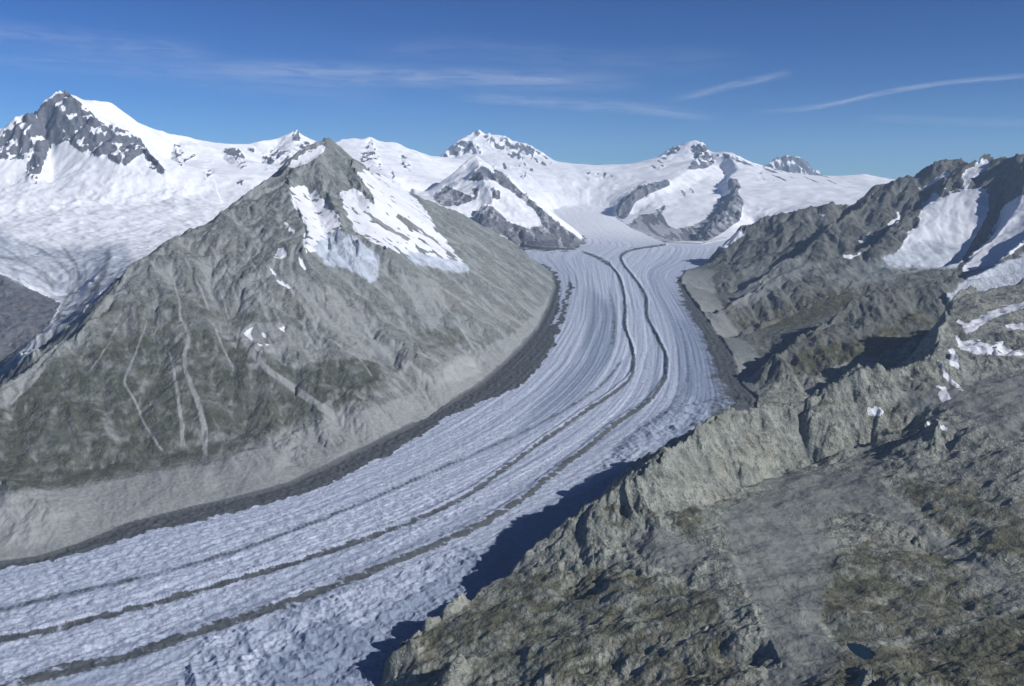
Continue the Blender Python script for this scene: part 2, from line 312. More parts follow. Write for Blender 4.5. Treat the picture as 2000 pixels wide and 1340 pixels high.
FAR_ICE = layer([[0.85,(-300,480),(0,455),(120,490),(245,475),(260,515),(150,655),(0,735),(-200,800),(-200,760),(0,700),(90,640),(118,592),(60,560),(-300,520)]], soft=10)
FAR_DEB = layer(strokes=[(.8,5,7,[(120,480),(150,520),(152,555),(125,590),(108,640)]),(.7,10,18,[(215,485),(195,550),(150,610),(100,665),(30,715),(-60,770)]),(.6,4,5,[(0,480),(60,520),(110,560)]),(.7,3,5,[(10,520),(70,540),(110,565)]),(.7,3,5,[(-60,500),(20,505),(80,530),(118,560)]),(.6,3,4,[(40,470),(100,500),(135,540),(130,575)]),(.6,3,5,[(165,500),(165,545),(135,590),(90,640),(60,690)]),(.7,4,6,[(240,520),(215,560),(170,610),(120,660)]),(.5,3,4,[(80,470),(135,505),(145,540)]),(.6,4,8,[(140,610),(100,650),(40,700),(-60,750)])])
M1_SNOW = layer([
 [(566,366),(592,360),(612,368),(635,395),(658,420),(668,445),(650,462),(625,490),(595,497),(592,470),(602,455),(588,420),(573,395)],
 [(663,376),(690,370),(712,385),(732,396),(728,385),(695,338),(700,332),(747,340),(795,372),(815,390),(850,440),(885,485),(917,532),(885,524),(830,508),(790,500),(740,482),(700,462),(690,440),(672,402)],
 [(553,428),(568,442),(582,462),(562,452)],[(530,492),(548,483),(560,492),(556,505),(538,508)],[(574,488),(588,508),(612,538),(590,525)],[(524,520),(545,540),(575,570),(545,555)],[(600,545),(618,560),(605,555)],
 [(560,327),(575,313),(600,297),(628,278),(637,284),(622,308),(600,318),(575,333)],
 [.9,(470,650),(495,640),(520,655),(525,680),(490,668)],[.8,(540,640),(560,637),(556,650)],
], soft=1)
M1_ICE = layer([[(608,482),(640,462),(660,450),(695,462),(738,500),(740,545),(722,552),(680,522),(640,520)],[(790,490),(850,500),(915,520),(915,535),(860,525),(800,512)]], soft=3)
M1_ROCKGAP = layer(strokes=[(1,5,9,[(712,412),(750,440),(800,470)]),(.9,5,8,[(772,422),(815,448),(860,480)]),(.8,4,6,[(690,450),(720,470)])])
M1_SCREE = layer([
 [(-320,1000),(-100,975),(0,965),(150,955),(300,922),(420,905),(520,868),(640,820),(760,785),(850,745),(850,712),(940,680),(1000,655),(1055,600),(1090,560),(1095,640),(900,800),(500,1000),(0,1140),(-320,1200)],
 [(455,650),(490,632),(560,632),(600,655),(645,682),(590,685),(572,700),(530,690),(490,682)],
 [(780,535),(850,548),(872,600),(848,650),(820,620)],[.6,(450,440),(480,420),(490,450),(470,470)],[.8,(540,540),(600,545),(720,620),(760,700),(700,690),(600,610)],
 [.6,(870,440),(930,470),(980,500),(920,480)]], soft=4)
M1_STRK = layer(strokes=[
 (1,5,12,[(352,618),(368,660),(360,700),(370,745),(388,790),(398,830),(402,900)]),(1,8,15,[(462,645),(510,710),(560,748),(620,790),(690,835)]),
 (1,11,16,[(700,640),(760,690),(810,722),(860,760)]),(.8,4,5,[(288,625),(265,690),(245,740),(262,780),(290,840),(330,895)]),(.8,5,8,[(330,680),(345,760),(355,820),(357,880)]),
 (.7,4,5,[(430,515),(455,560),(475,620)]),(.8,4,5,[(485,500),(520,560),(545,610)]),(.7,4,5,[(360,500),(390,560),(410,610)]),(.8,4,5,[(410,480),(445,540),(465,590)]),(.7,4,5,[(420,640),(440,690),(455,720)]),
 (.8,4,5,[(330,520),(350,590),(352,620)]),(.7,3,5,[(650,600),(700,640)]),(.7,5,6,[(900,640),(930,690)]),(.8,8,5,[(1010,690),(980,740),(975,775)]),(.6,3,4,[(545,420),(520,480),(505,540)]),(.6,3,4,[(300,560),(310,620),(300,660)]),(.7,3,4,[(395,500),(430,570),(450,630)]),(.6,3,4,[(640,660),(700,700),(730,740)]),(.7,5,9,[(20,790),(60,750),(90,715)]),(.6,3,4,[(240,620),(200,690),(170,730)])])
M1_PALE = layer([[(858,748),(868,716),(905,697),(945,700),(938,728),(888,748)],[.7,(560,870),(600,890),(540,930),(480,940)],[.7,(-60,1010),(60,990),(140,1010),(100,1060),(-60,1080)],[.6,(400,920),(440,930),(430,960),(390,960)]], soft=3)
M1_VEG = layer([[(-320,830),(0,800),(120,700),(250,648),(330,640),(450,680),(560,720),(650,700),(740,705),(760,760),(620,815),(500,862),(400,900),(150,950),(0,962),(-320,990)],[.8,(790,640),(900,640),(925,665),(850,700),(825,670)],[.6,(200,600),(330,560),(480,600),(600,640),(600,700),(200,720)]], soft=18)
M4_SNOW = layer([
 [(1800,408),(1812,388),(1826,376),(1840,386),(1862,374),(1890,370),(1926,368),(1932,410),(1920,440),(1900,470),(1885,500),(1868,522),(1800,518),(1725,518),(1758,482),(1790,440)],
 [(1962,396),(2000,384),(2200,370),(2200,450),(2000,478),(1940,518),(1880,532),(1888,510),(1930,470),(1952,430)],
 [(1798,367),(1828,347),(1850,333),(1855,347),(1836,350),(1815,364)],[(1729,442),(1757,417),(1756,430),(1740,442)],[(1885,335),(1918,312),(1936,320),(1902,345),(1885,372),(1880,345)],
 [.8,(1675,470),(1700,455),(1690,472)],[.8,(1640,500),(1690,492),(1660,505)],[.7,(1595,420),(1620,418),(1610,425)],[(1836,367),(1850,365),(1850,370)],
 [.9,(1465,455),(1440,470),(1400,492),(1430,455)]], soft=1)
M4_ICE = layer([[.8,(1730,500),(1800,470),(1880,480),(1870,525),(1725,525)],[(1850,575),(1895,535),(2000,498),(2200,460),(2200,540),(2000,556),(1930,575),(1880,600),(1856,592)]], soft=4)
M4_SCREE = layer([
 [(1325,525),(1395,523),(1400,570),(1420,620),(1450,660),(1490,700),(1475,745),(1530,780),(1600,760),(1500,810),(1440,800),(1420,740),(1380,660),(1340,580)],
 [.8,(1460,525),(1560,500),(1610,515),(1540,555),(1470,600),(1420,600)],[.7,(1690,500),(1800,520),(1750,555),(1640,560),(1600,540)],[.6,(1560,420),(1640,420),(1600,440)]], soft=5)
M4_VEG = layer([[.9,(1480,600),(1640,560),(1700,580),(1560,640),(1470,650),(1430,630)],[1.,(1560,680),(1680,660),(1800,600),(1840,620),(1780,700),(1600,760),(1520,760)]], soft=12)
FG_SNOW = layer([
 [(1695,797),(1706,800),(1714,789),(1722,795),(1730,802),(1724,810),(1700,812)],[(1829,698),(1842,712),(1858,740),(1892,766),(1862,758),(1840,732)],[(1827,753),(1843,751),(1848,765),(1862,778),(1838,788)],
 [(1850,678),(1866,686),(1877,722),(1858,714)],[(1870,624),(1890,630),(1918,628),(1910,643),(1886,655),(1878,640)],[(1862,650),(1878,665),(1900,663),(1930,672),(1962,667),(1955,680),(2010,688),(2120,690),(1960,696),(1900,690),(1872,682)],
 [(1896,630),(1940,605),(1990,592),(2120,560),(2120,580),(1990,605),(1940,622),(1915,638)],[(1958,634),(2010,628),(2120,630),(2120,648),(1970,644)],[(1829,829),(1862,843),(1838,840)],[(1808,821),(1820,831),(1812,830)]], soft=0)
FG_SCREE = layer([
 [(1420,1000),(1490,945),(1560,920),(1650,915),(1690,880),(1672,800),(1692,800),(1725,950),(1800,1010),(1760,1030),(1690,1000),(1600,1015),(1640,1080),(1600,1200),(1650,1300),(1620,1340),(1500,1360),(1480,1200),(1425,1080)],
 [.9,(1215,1050),(1290,1035),(1390,1080),(1340,1135),(1260,1105)],[.8,(1720,740),(1900,740),(2120,720),(2120,850),(1950,850),(1850,800),(1760,800)],[.6,(1480,905),(1520,935),(1560,980),(1540,985)]],
 strokes=[(1,14,26,[(1690,960),(1770,1020),(1850,1075),(1930,1120),(2060,1165)]),(.7,6,8,[(1480,905),(1530,950),(1570,990)]),(.7,4,6,[(1860,800),(1930,820),(2010,850)])], soft=5)
FG_VEG = layer([[1.,(1540,1420),(1590,1310),(1650,1272),(1750,1262),(1850,1235),(2000,1190),(2300,1150),(2300,1600),(1540,1600)],[.75,(1180,980),(1260,925),(1330,960),(1380,1000),(1360,1060),(1280,1010),(1220,1040),(1150,1030)],
 [.7,(740,1290),(1000,1120),(1200,1100),(1400,1160),(1450,1340),(1300,1420),(740,1400)],[.75,(1600,1090),(1700,1050),(1860,1090),(1960,1200),(1850,1230),(1640,1270),(1580,1180)],[.7,(1750,930),(1860,930),(2100,1000),(2100,1120),(1900,1080),(1790,1000)],[.7,(1450,840),(1800,700),(1840,760),(1700,860)]], soft=10)
G_MED = layer(strokes=[
 (1,4,8,[(1190,515),(1213,548),(1222,600),(1222,640),(1237,690),(1233,732),(1200,766),(1130,812),(1060,862)], 1),
 (1,8,14,[(1072,852),(1000,905),(920,962),(840,1003),(700,1058),(560,1104),(400,1150),(250,1192),(100,1230),(-60,1262),(-300,1320)], 1),
 (.95,4,7,[(1300,478),(1240,487),(1215,499),(1217,515),(1240,545),(1262,580),(1265,620),(1285,660),(1302,700),(1300,742)], 1),
 (1,8,12,[(1300,738),(1268,782),(1200,830),(1140,880),(1080,925),(1030,968)], 1),
 (1,12,23,[(1040,960),(950,1018),(830,1073),(700,1125),(560,1178),(400,1230),(250,1280),(100,1316),(-50,1370)], 1),
 (.75,4,9,[(1140,492),(1165,502),(1190,516)], 1)])
G_FAINT = layer(strokes=[
 (.8,5,12,[(1215,705),(1165,760),(1050,830),(900,898),(700,985),(500,1063),(300,1122),(100,1168),(-80,1210)], 1),
 (.7,4,10,[(1190,560),(1200,620),(1195,680)]),(.6,5,14,[(1330,640),(1345,700),(1335,760),(1280,820),(1200,880)], 1)])
G_LAT = layer([[(1078,525),(1093,550),(1094,600),(1075,640),(1060,660),(1090,625),(1108,570),(1112,540),(1118,560),(1105,610),(1085,660),(1070,700),(1030,745),(975,775),(930,790),(860,822),(760,888),(600,962),(430,1008),(300,1036),(180,1070),(0,1112),(-320,1195),(-320,1150),(0,1085),(150,1050),(400,975),(560,935),(700,870),(820,812),(940,735),(1010,670),(1050,620)],
  [(1338,520),(1322,545),(1336,590),(1370,650),(1402,720),(1428,770),(1455,805),(1510,790),(1440,690),(1380,600)],
  [(1120,450),(1142,462),(1145,474),(1110,490),(1060,488),(1000,484),(1000,478),(1060,480),(1128,470)]], soft=2,
  strokes=[(.9,4,6,[(1060,515),(1078,528),(1090,548)])])
G_DIRT = layer([[.8,(1120,560),(1180,560),(1195,640),(1190,720),(1100,790),(900,880),(1000,800),(1090,700)][:1]+[(1150,560),(1200,600),(1195,700),(1120,780),(1000,850),(1050,790),(1140,700)],
  [.8,(1320,620),(1420,680),(1450,780),(1400,800),(1330,760)],[.7,(1080,980),(1240,930),(1100,1040),(950,1160),(800,1290),(700,1300),(900,1100)],[.6,(500,1300),(640,1200),(760,1260),(700,1345),(500,1345)]], soft=12)
G_CREV = layer([[1.,(1250,840),(1330,790),(1470,770),(1500,830),(1380,930),(1250,960),(1130,960)],[1.,(400,1260),(620,1180),(900,1070),(1000,1080),(860,1240),(760,1300),(700,1420),(300,1420)],[.5,(1390,560),(1440,650),(1460,760),(1400,720),(1340,600)],[.35,(-300,1200),(400,1020),(900,960),(1000,1000),(700,1150),(300,1300),(-300,1420)]], soft=14)

# ------------------------------------------------------------------ relief
px0, py0 = pix(X, Y, ZB)
wx = fbm(X, Y, 400., 4) ; wy = fbm(X + 9999, Y, 400., 4)
# rockiness: where gullies and crags are cut
far_rock0 = sample(FAR_ROCK, px0, py0)
rocky = np.where(isfar | rg(3) | rg(4), .22 + .78 * far_rock0, 1.0).astype(f4)
rocky *= (1 - .7 * np.clip(np.where(rg(1), sample(M1_SNOW, px0, py0), 0) + np.where(rg(2), sample(M4_SNOW, px0, py0) + sample(M4_ICE, px0, py0), 0), 0, 1))
rocky *= 1 - .35 * np.where(rg(5), sample(FG_SCREE, px0, py0), 0) - .35 * np.where(rg(1), sample(M1_VEG, px0, py0), 0)
rocky *= 1 - .5 * np.where(rg(2), sample(M4_SCREE, px0, py0), 0)
rocky = blur(rocky, 2) * np.where(rg(2), ss(.97, .5, near_g), ss(0.75, 0.12, near_g)) * (1 - np.clip(GM, 0, 1))
rr = np.log(R)
def grads(z):
    dr = np.gradient(z, (R1 - R0) / (NR - 1), axis=0) / R; dt = np.gradient(z, 2 * TH / (NT - 1), axis=1) / R
    s, c = X / R, Y / R
    return (dr * s + dt * c).astype(f4), (dr * c - dt * s).astype(f4)
GX, GY = grads(blur(ZB, 3))
def gully(x, y, dx, dy):
    """stripes running down the slope, blended between jittered cells; returns height and gradient"""
    ix = np.floor(x).astype(np.int32); iy = np.floor(y).astype(np.int32)
    c = np.zeros(x.shape, f4); s = c.copy(); wt = c + f4(1e-6)
    for a in (-1, 0, 1):
        for b in (-1, 0, 1):
            h = _h(ix + a, iy + b); vx = (x - (ix + a + .5 + _jx[h])).astype(f4); vy = (y - (iy + b + .5 + _jy[h])).astype(f4)
            wgt = np.exp(-2.2 * (vx * vx + vy * vy)) - f4(.012); np.maximum(wgt, 0, out=wgt)
            ph = (vx * dx + vy * dy) * f4(2 * np.pi) + _ga[h].astype(f4) * 0
            c += wgt * np.cos(ph); s += wgt * np.sin(ph); wt += wgt
    c /= wt; s /= wt; m = np.sqrt(c * c + s * s) + f4(.15)
    return c / m, s / m
hz = np.zeros((NR, NT), f4); gx, gy = GX.copy(), GY.copy()
wl = 620.0; str0 = np.select([rg(5), rg(1), rg(2), isfar], [.12, .13, .15, .17], .15).astype(f4)
str0 = blur(str0, 6)
CS = np.zeros((NR, NT), f4)
for o in range(7):
    sl_ = np.sqrt(gx * gx + gy * gy) + 1e-5
    sx, sy = -gy / sl_, gx / sl_
    k = str0 * (1 + np.where(rg(5), .5, 0) * ss(.5, .9, sl_)) * ss(.08, .5, sl_) * np.clip(wl / (cell * 2.2) - 1, 0, 1) * rocky
    if o == 0: k = k * .7
    k = k * np.where(rg(1), min(1.35, .7 + .13 * o), np.where(rg(5), min(1.3, .8 + .12 * o), 1)).astype(f4)
    c, s = gully((X / wl + 31 * o + wx * .15), (Y / wl + wy * .15), sx, sy)
    hz += k * wl * (c * .3 - (np.abs(c) - .5) * .35)
    if o >= 2: CS += c * np.clip(wl / (cell * 2) - 1, 0, 1) / (1.4 ** (o - 2))
    gx += -k * s * sx * np.pi; gy += -k * s * sy * np.pi
    wl *= .5
print('gully', round(time.time() - T0, 1))
# keep ridge crests near their drawn height; crags on top
sl_ = np.sqrt(GX * GX + GY * GY)
crag = fbm(X + wx * 60, Y + wy * 60, 260., 6, .5, True, cell * 2) - .25
hz += rocky * crag * np.select([rg(5), rg(1), rg(2)], [20, 16, 36], 80) * ss(.05, .5, sl_)
fine = fbm(X + 5000 + wx * 10, Y, 60., 5, .62, True, cell * 2)
hz += rocky * fine * np.select([rg(5), rg(1), rg(2)], [8., 4.5, 8.], 16.) * (.35 + .65 * ss(0, .35, sl_))
# knobbly slabs and knolls of the foreground shoulder
kn = fbm(X * .8 + Y * .5, Y * 1.2 - X * .3, 120., 5, .55, False, cell * 2)
hz += np.where(rg(5), rocky * kn * 28, 0)
hz += np.where(RG == 8, 1, 0) * ss(3350, 3050, ZB) * fbm(X * .5 - Y * .2, Y * 1.3 + X * .5, 130., 5, .6, True, cell * 2) * 22 * (1 - far_rock0)
# snow surfaces roll gently
hz += (1 - GM) * (1 - np.clip(rocky, 0, 1)) * fbm(X, Y, 500., 5, .5, False, cell * 2) * 42 * ss(0.9, .3, near_g)
Z = ZB + hz
# glacier relief
px, py = pix(X, Y, Z)
crev = sample(G_CREV, px, py) * (GM > .5)
med = sample(G_MED, px + 3 * wx, py + 2 * wy); lat = sample(G_LAT, px + 14 * fbm(X, Y, 120., 4), py + 9 * fbm(X + 777, Y, 120., 4))
gV = V * 3000.0
gvx, gvy = grads(V); gn = np.sqrt(gvx ** 2 + gvy ** 2) + 1e-9
# crevasse waves run obliquely to the flow; along-flow coordinate by arclength-ish distance
diag = (X * .62 + Y * .78)
cz = 1 - np.abs(gnoise(diag / 52 + wx * 1.5, (X * .78 - Y * .62) / 170 + wy)) * 2.2
cz += .5 * (1 - 2.2 * np.abs(gnoise(diag / 24 + wx * 2 + 40, (X * .78 - Y * .62) / 60 + wy)))
fz = fbm(X, Y, 30., 4, .65, True, cell * 2)
st = gnoise(V * 46 + .6 * wx, R / 1500.) + .6 * gnoise(V * 120 + 8, R / 700.)
ob0 = gnoise((X * .5 - Y * .86) / 13 + wx, (X * .86 + Y * .5) / 55) + .6 * gnoise((X * .3 - Y * .95) / 7 + wx, (X * .95 + Y * .3) / 30 + 7)
gz = crev * (cz * 6.5 + fz * 5) + 1.3 * fz + ss(5200, 2800, Y) * (1.2 * fz + 1.9 * ob0) + 2.0 * st + med * 7 + lat * 5 * fz
gz += 60 * np.clip(V * (1 - V), 0, .25) - 8
Z += gz * ss(.5, 1, GM)
ZT = Z
print('relief', round(time.time() - T0, 1))

# ------------------------------------------------------------------ cover masks
px, py = pix(X, Y, Z)
GXf, GYf = grads(Z); slp = np.sqrt(GXf ** 2 + GYf ** 2); slps = blur(slp, 1)
n1 = fbm(X, Y, 90., 5, .6, False, cell * 1.5); n2 = fbm(X + 4000, Y - 3000, 35., 4, .6, False, cell * 1.5); n3 = fbm(X + 1000, Y, 300., 4, .5)
jit = np.clip(1500 / R, .15, 1)
jx = px + n1 * 14 * np.where(rg(5), 1, .7); jy = py + n3 * 8 + n2 * 6
def edge(m, soft=.35, nz=n1, amt=.5): return ss(.5 - soft, .5 + soft, m + amt * nz * (m > .02) * (m < .98))
snow = np.zeros_like(Z); ice = snow.copy(); scree = snow.copy(); veg = snow.copy(); deb = snow.copy(); pale = snow.copy()
F = isfar | rg(3) | rg(4)
r_ = sample(FAR_ROCK, px + n1 * 6, py + n2 * 5)
vst = fbm(np.arctan2(X, Y) * R, Z * .55, 70., 4, .65, False, cell)
speck = ss(.34, .46, .36 + .07 * (RG == 8) - .10 * (rg(3) | rg(4)) - .35 * (slps - .8) + 1.1 * vst + .5 * n2)
s_far = 1 - ss(.22, .5, r_ + (.55 * n1 + .5 * vst) * (r_ > .02) * (r_ < .98)) * (1 - .9 * speck * np.where((RG == 8) & (py > 400), 0, np.select([rg(3) | rg(4), RG == 9], [.5, .75], 1)))
s_far = np.maximum(s_far, 0)
s_far *= 1 - ss(1.0, 1.5, slps + .2 * n1) * .8 * ss(.3,.9, sample(blur(FAR_ROCK,6), px, py) + .25)
snow = np.where(F, s_far, snow)
ice = np.where(RG == 8, sample(FAR_ICE, px + 12 * n1, py) * (1 - r_), ice); deb = np.where(RG == 8, sample(FAR_DEB, px + n1 * 6, py) + .35 * sample(FAR_ICE, px, py) * ss(0, .5, gnoise(X / 40 + .7 * Y / 40, (Y - X) / 700)), deb)
snow = np.where(rg(1), ss(.15, .75, (lambda m: m + (.7 * n1 + .6 * n2 - .2 * CS - .1) * (m > .01))(sample(M1_SNOW, jx, jy))) * (1 - sample(M1_ROCKGAP, jx, jy)) * (1 - .8 * ss(.15, .5, n1 + .7 * n2 + .12 * CS + ss(420, 520, py) * .25)), snow)
ice = np.where(rg(1), edge(sample(M1_ICE, jx, jy)), ice)
strk1 = np.where(rg(1), ss(.2, .6, sample(M1_STRK, px + 4 * n1, py + 3 * n2) * (1 + .5 * n2)), 0)
strk1 = strk1 * (.55 + .45 * ss(-.5, .3, n2 + n1)); pale = np.maximum(pale, .42 * strk1)
scree = np.where(rg(1), .85 * ss(.15, .8, sample(M1_SCREE, px + n1 * 14 + n3 * 14, py + n2 * 6) + .35 * n1 + .3 * n2), scree)
pale = np.where(rg(1), np.maximum(sample(M1_PALE, jx, jy), pale), pale); scree = np.maximum(scree, strk1)
veg = np.where(rg(1), .9 * ss(.15, .95, sample(blur(M1_VEG, 10), px + 30 * n3, py + 20 * n1) * (.85 + .9 * n1 + .7 * n2 + .3 * n3)), veg)
snow = np.where(rg(2), ss(.2, .7, (lambda m: m + (.6 * n1 + .5 * n2 - .15 * CS) * (m > .01))(sample(M4_SNOW, jx, jy))), snow); ice = np.where(rg(2), edge(sample(M4_ICE, jx, jy)), ice)
scree = np.where(rg(2), .8 * ss(.2, .9, sample(blur(M4_SCREE, 6), px + 12 * n3, jy) + .5 * n1 + .3 * n2), scree); veg = np.where(rg(2), ss(.35, .8, sample(M4_VEG, px, py) * (.8 + .8 * n1)), veg)
snow = np.where(rg(5), ss(.4, .75, (lambda m: m + (.8 * n1 + .8 * n2) * (m > .01))(sample(blur(FG_SNOW, 1), px + n1 * 9, py + n2 * 7))), snow)
scree = np.where(rg(5), .75 * ss(.2, .95, sample(FG_SCREE, px + n3 * 40, py + n1 * 30) + .5 * n1 + .3 * n2 - .5 * (slps - .45)), scree)
veg = np.where(rg(5), ss(.3, .75, sample(FG_VEG, px, py) * (.85 + .9 * n1 + .5 * n2)), veg)
# loose rubble also gathers on gentle ground, plants avoid rubble and steep rock
scree = np.clip(scree + np.where(RG <= 5, .35 * ss(.0, .5, n3) * ss(.75, .45, slps) + np.where(rg(1), .85, .35) * ss(.0, -.7, CS) * ss(.3, .6, slps) * (1 - .85 * veg), 0), 0, 1)
veg *= (1 - .8 * scree) * ss(1.05, .6, slps + .35 * n2)
G = RG == 0
med2 = sample(G_MED, px + 2.5 * n1 * np.clip(3000 / R, .2, 2) * 2, py + 3 * n2)
latm = np.maximum(edge(lat, .25, n2, .6), np.where(py > 530, ss(.03, .012, V + .01 * n1), 0))
strk = ss(.0, .7, gnoise(V * 60 + .3 * wx, R / 2500.) + .7 * gnoise(V * 150 + 5, R / 900.) + .25 * n1)
side = ss(.62, .9, V) * .55 + ss(.30, .06, V) * .15
band = ss(.0, .55, gnoise(V * 17 + .15 * wx + 3.3, R / 5000.)) * .45 + ss(.1, .6, gnoise(V * 34 + .2 * wx + 1.3, R / 3500.)) * .3
hf = gnoise(X / 14 + .5 * wx, Y / 14) + .6 * gnoise(X / 7, Y / 7 + 3)
ob = gnoise((X * .5 - Y * .86) / 11 + wx, (X * .86 + Y * .5) / 60)
medr = np.clip(med2 * 1.0 - .08 + (.5 * n2 + .35 * n1 + .3 * hf + .5 * ob * ss(4500, 3000, Y)) * (med2 > .02), 0, 1)
latr = np.clip(latm + (.45 * hf + .5 * n2) * (lat > .02) * (lat < .995) - .12 * ss(.2, .8, hf + n2), 0, 1)
fnt = sample(blur(G_FAINT, 1), px + 3 * n1, py + 3 * n2)
edgr = ss(.80, .97, V + .05 * n1 + .03 * n3) * ss(2900, 3400, Y) * ss(7500, 5500, Y)
deb = np.where(G, np.maximum(np.maximum(medr, latr), np.maximum(.72 * fnt + .3 * (fnt > .1) * (n1 + n2), .62 * edgr + .4 * edgr * (n1 + n2))), deb)
deb = np.where((RG != 0) & (GM > .02) & (py > 470), 1, deb)
dirt = np.clip(sample(G_DIRT, px, py) * .9 + side + .24 * strk + band + .3 * med2 + 1.1 * sample(blur(G_FAINT, 2), px + 3 * n1, py + 3 * n2), 0, 1)
dirt *= .3 + .7 * ss(9500, 5500, Y)
ice = np.where(G, dirt, ice)
snow = np.where(G, .9 * ss(7500, 12500, Y), snow)
print('masks', round(time.time() - T0, 1))

# tarn in the lower right: level the ground round it
tp = [(1652,1257),(1666,1256),(1682,1260),(1695,1268),(1709,1281),(1700,1287),(1688,1288),(1670,1278),(1660,1268)]
def trace(a, b):
    j = int(round((math.atan((a - 1000) / FOC / (cP - (670 - b) / FOC * sP)) + TH) / (2 * TH) * (NT - 1)))
    col = py[:, j] < b; i = int(np.argmax(col)); return np.array([X[i, j], Y[i, j], Z[i, j]])
tw = np.array([trace(a, b) for a, b in tp]); tz = float(tw[:, 2].mean()) ; tc = tw.mean(0)
tw = np.array([P3(a, b, 1000) for a, b in tp]); tw = np.array([[0, 0, CAMZ] + (q - [0, 0, CAMZ]) * (tz - CAMZ) / (q[2] - CAMZ) for q in tw]); tc = tw.mean(0)
dd = np.hypot(X - tc[0], Y - tc[1]); kt = ss(75, 30, dd); Z = Z * (1 - kt) + kt * np.maximum(np.minimum(Z, tz + 3), tz + 1.5)
tm = fill(np.c_[to_ij((tc + (tw - tc) * 1.0)[:, :2], NT, NR)], NR, NT); Z = np.where(blur(tm.astype(f4), 1) > .02, Z - 6 * blur(tm.astype(f4), 1), Z)
Z = Z.astype(f4)

# ------------------------------------------------------------------ materials
def mat(name):
    m = bpy.data.materials.new(name); m.use_nodes = True; t = m.node_tree; t.nodes.clear(); return m, t
class N:
    def __init__(s, t): s.t = t
    def n(s, ty, **k):
        o = s.t.nodes.new(ty)
        for a, b in k.items(): setattr(o, a, b)
        return o
    def l(s, a, b): s.t.links.new(a, b)
    def noise(s, scale, detail=4, rough=.6, vec=None, dist=0.0):
        o = s.n('ShaderNodeTexNoise'); o.inputs['Scale'].default_value = scale; o.inputs['Detail'].default_value = detail; o.inputs['Roughness'].default_value = rough; o.inputs['Distortion'].default_value = dist
        s.l(vec if vec is not None else s.geo, o.inputs['Vector']); return o.outputs['Fac']
    def mul(s, a, v):
        o = s.n('ShaderNodeVectorMath', operation='MULTIPLY'); s.l(a, o.inputs[0]); o.inputs[1].default_value = v; return o.outputs[0]
    def m(s, op, a, b=None, c=None, clamp=False):
        o = s.n('ShaderNodeMath', operation=op, use_clamp=clamp)
        for i, v in enumerate((a, b, c)):
            if v is None: continue
            if isinstance(v, (int, float)): o.inputs[i].default_value = v
            else: s.l(v, o.inputs[i])
        return o.outputs[0]
    def mix(s, f, a, b):
        o = s.n('ShaderNodeMix', data_type='RGBA')
        for sock, v in ((o.inputs[0], f), (o.inputs[6], a), (o.inputs[7], b)):
            if isinstance(v, (int, float)): sock.default_value = v
            elif isinstance(v, tuple): sock.default_value = (*v, 1)
            else: s.l(v, sock)
        return o.outputs[2]
    def ramp(s, f, a, b):
        o = s.n('ShaderNodeMapRange', interpolation_type='SMOOTHSTEP'); s.l(f, o.inputs[0]); o.inputs[1].default_value = a; o.inputs[2].default_value = b; return o.outputs[0]
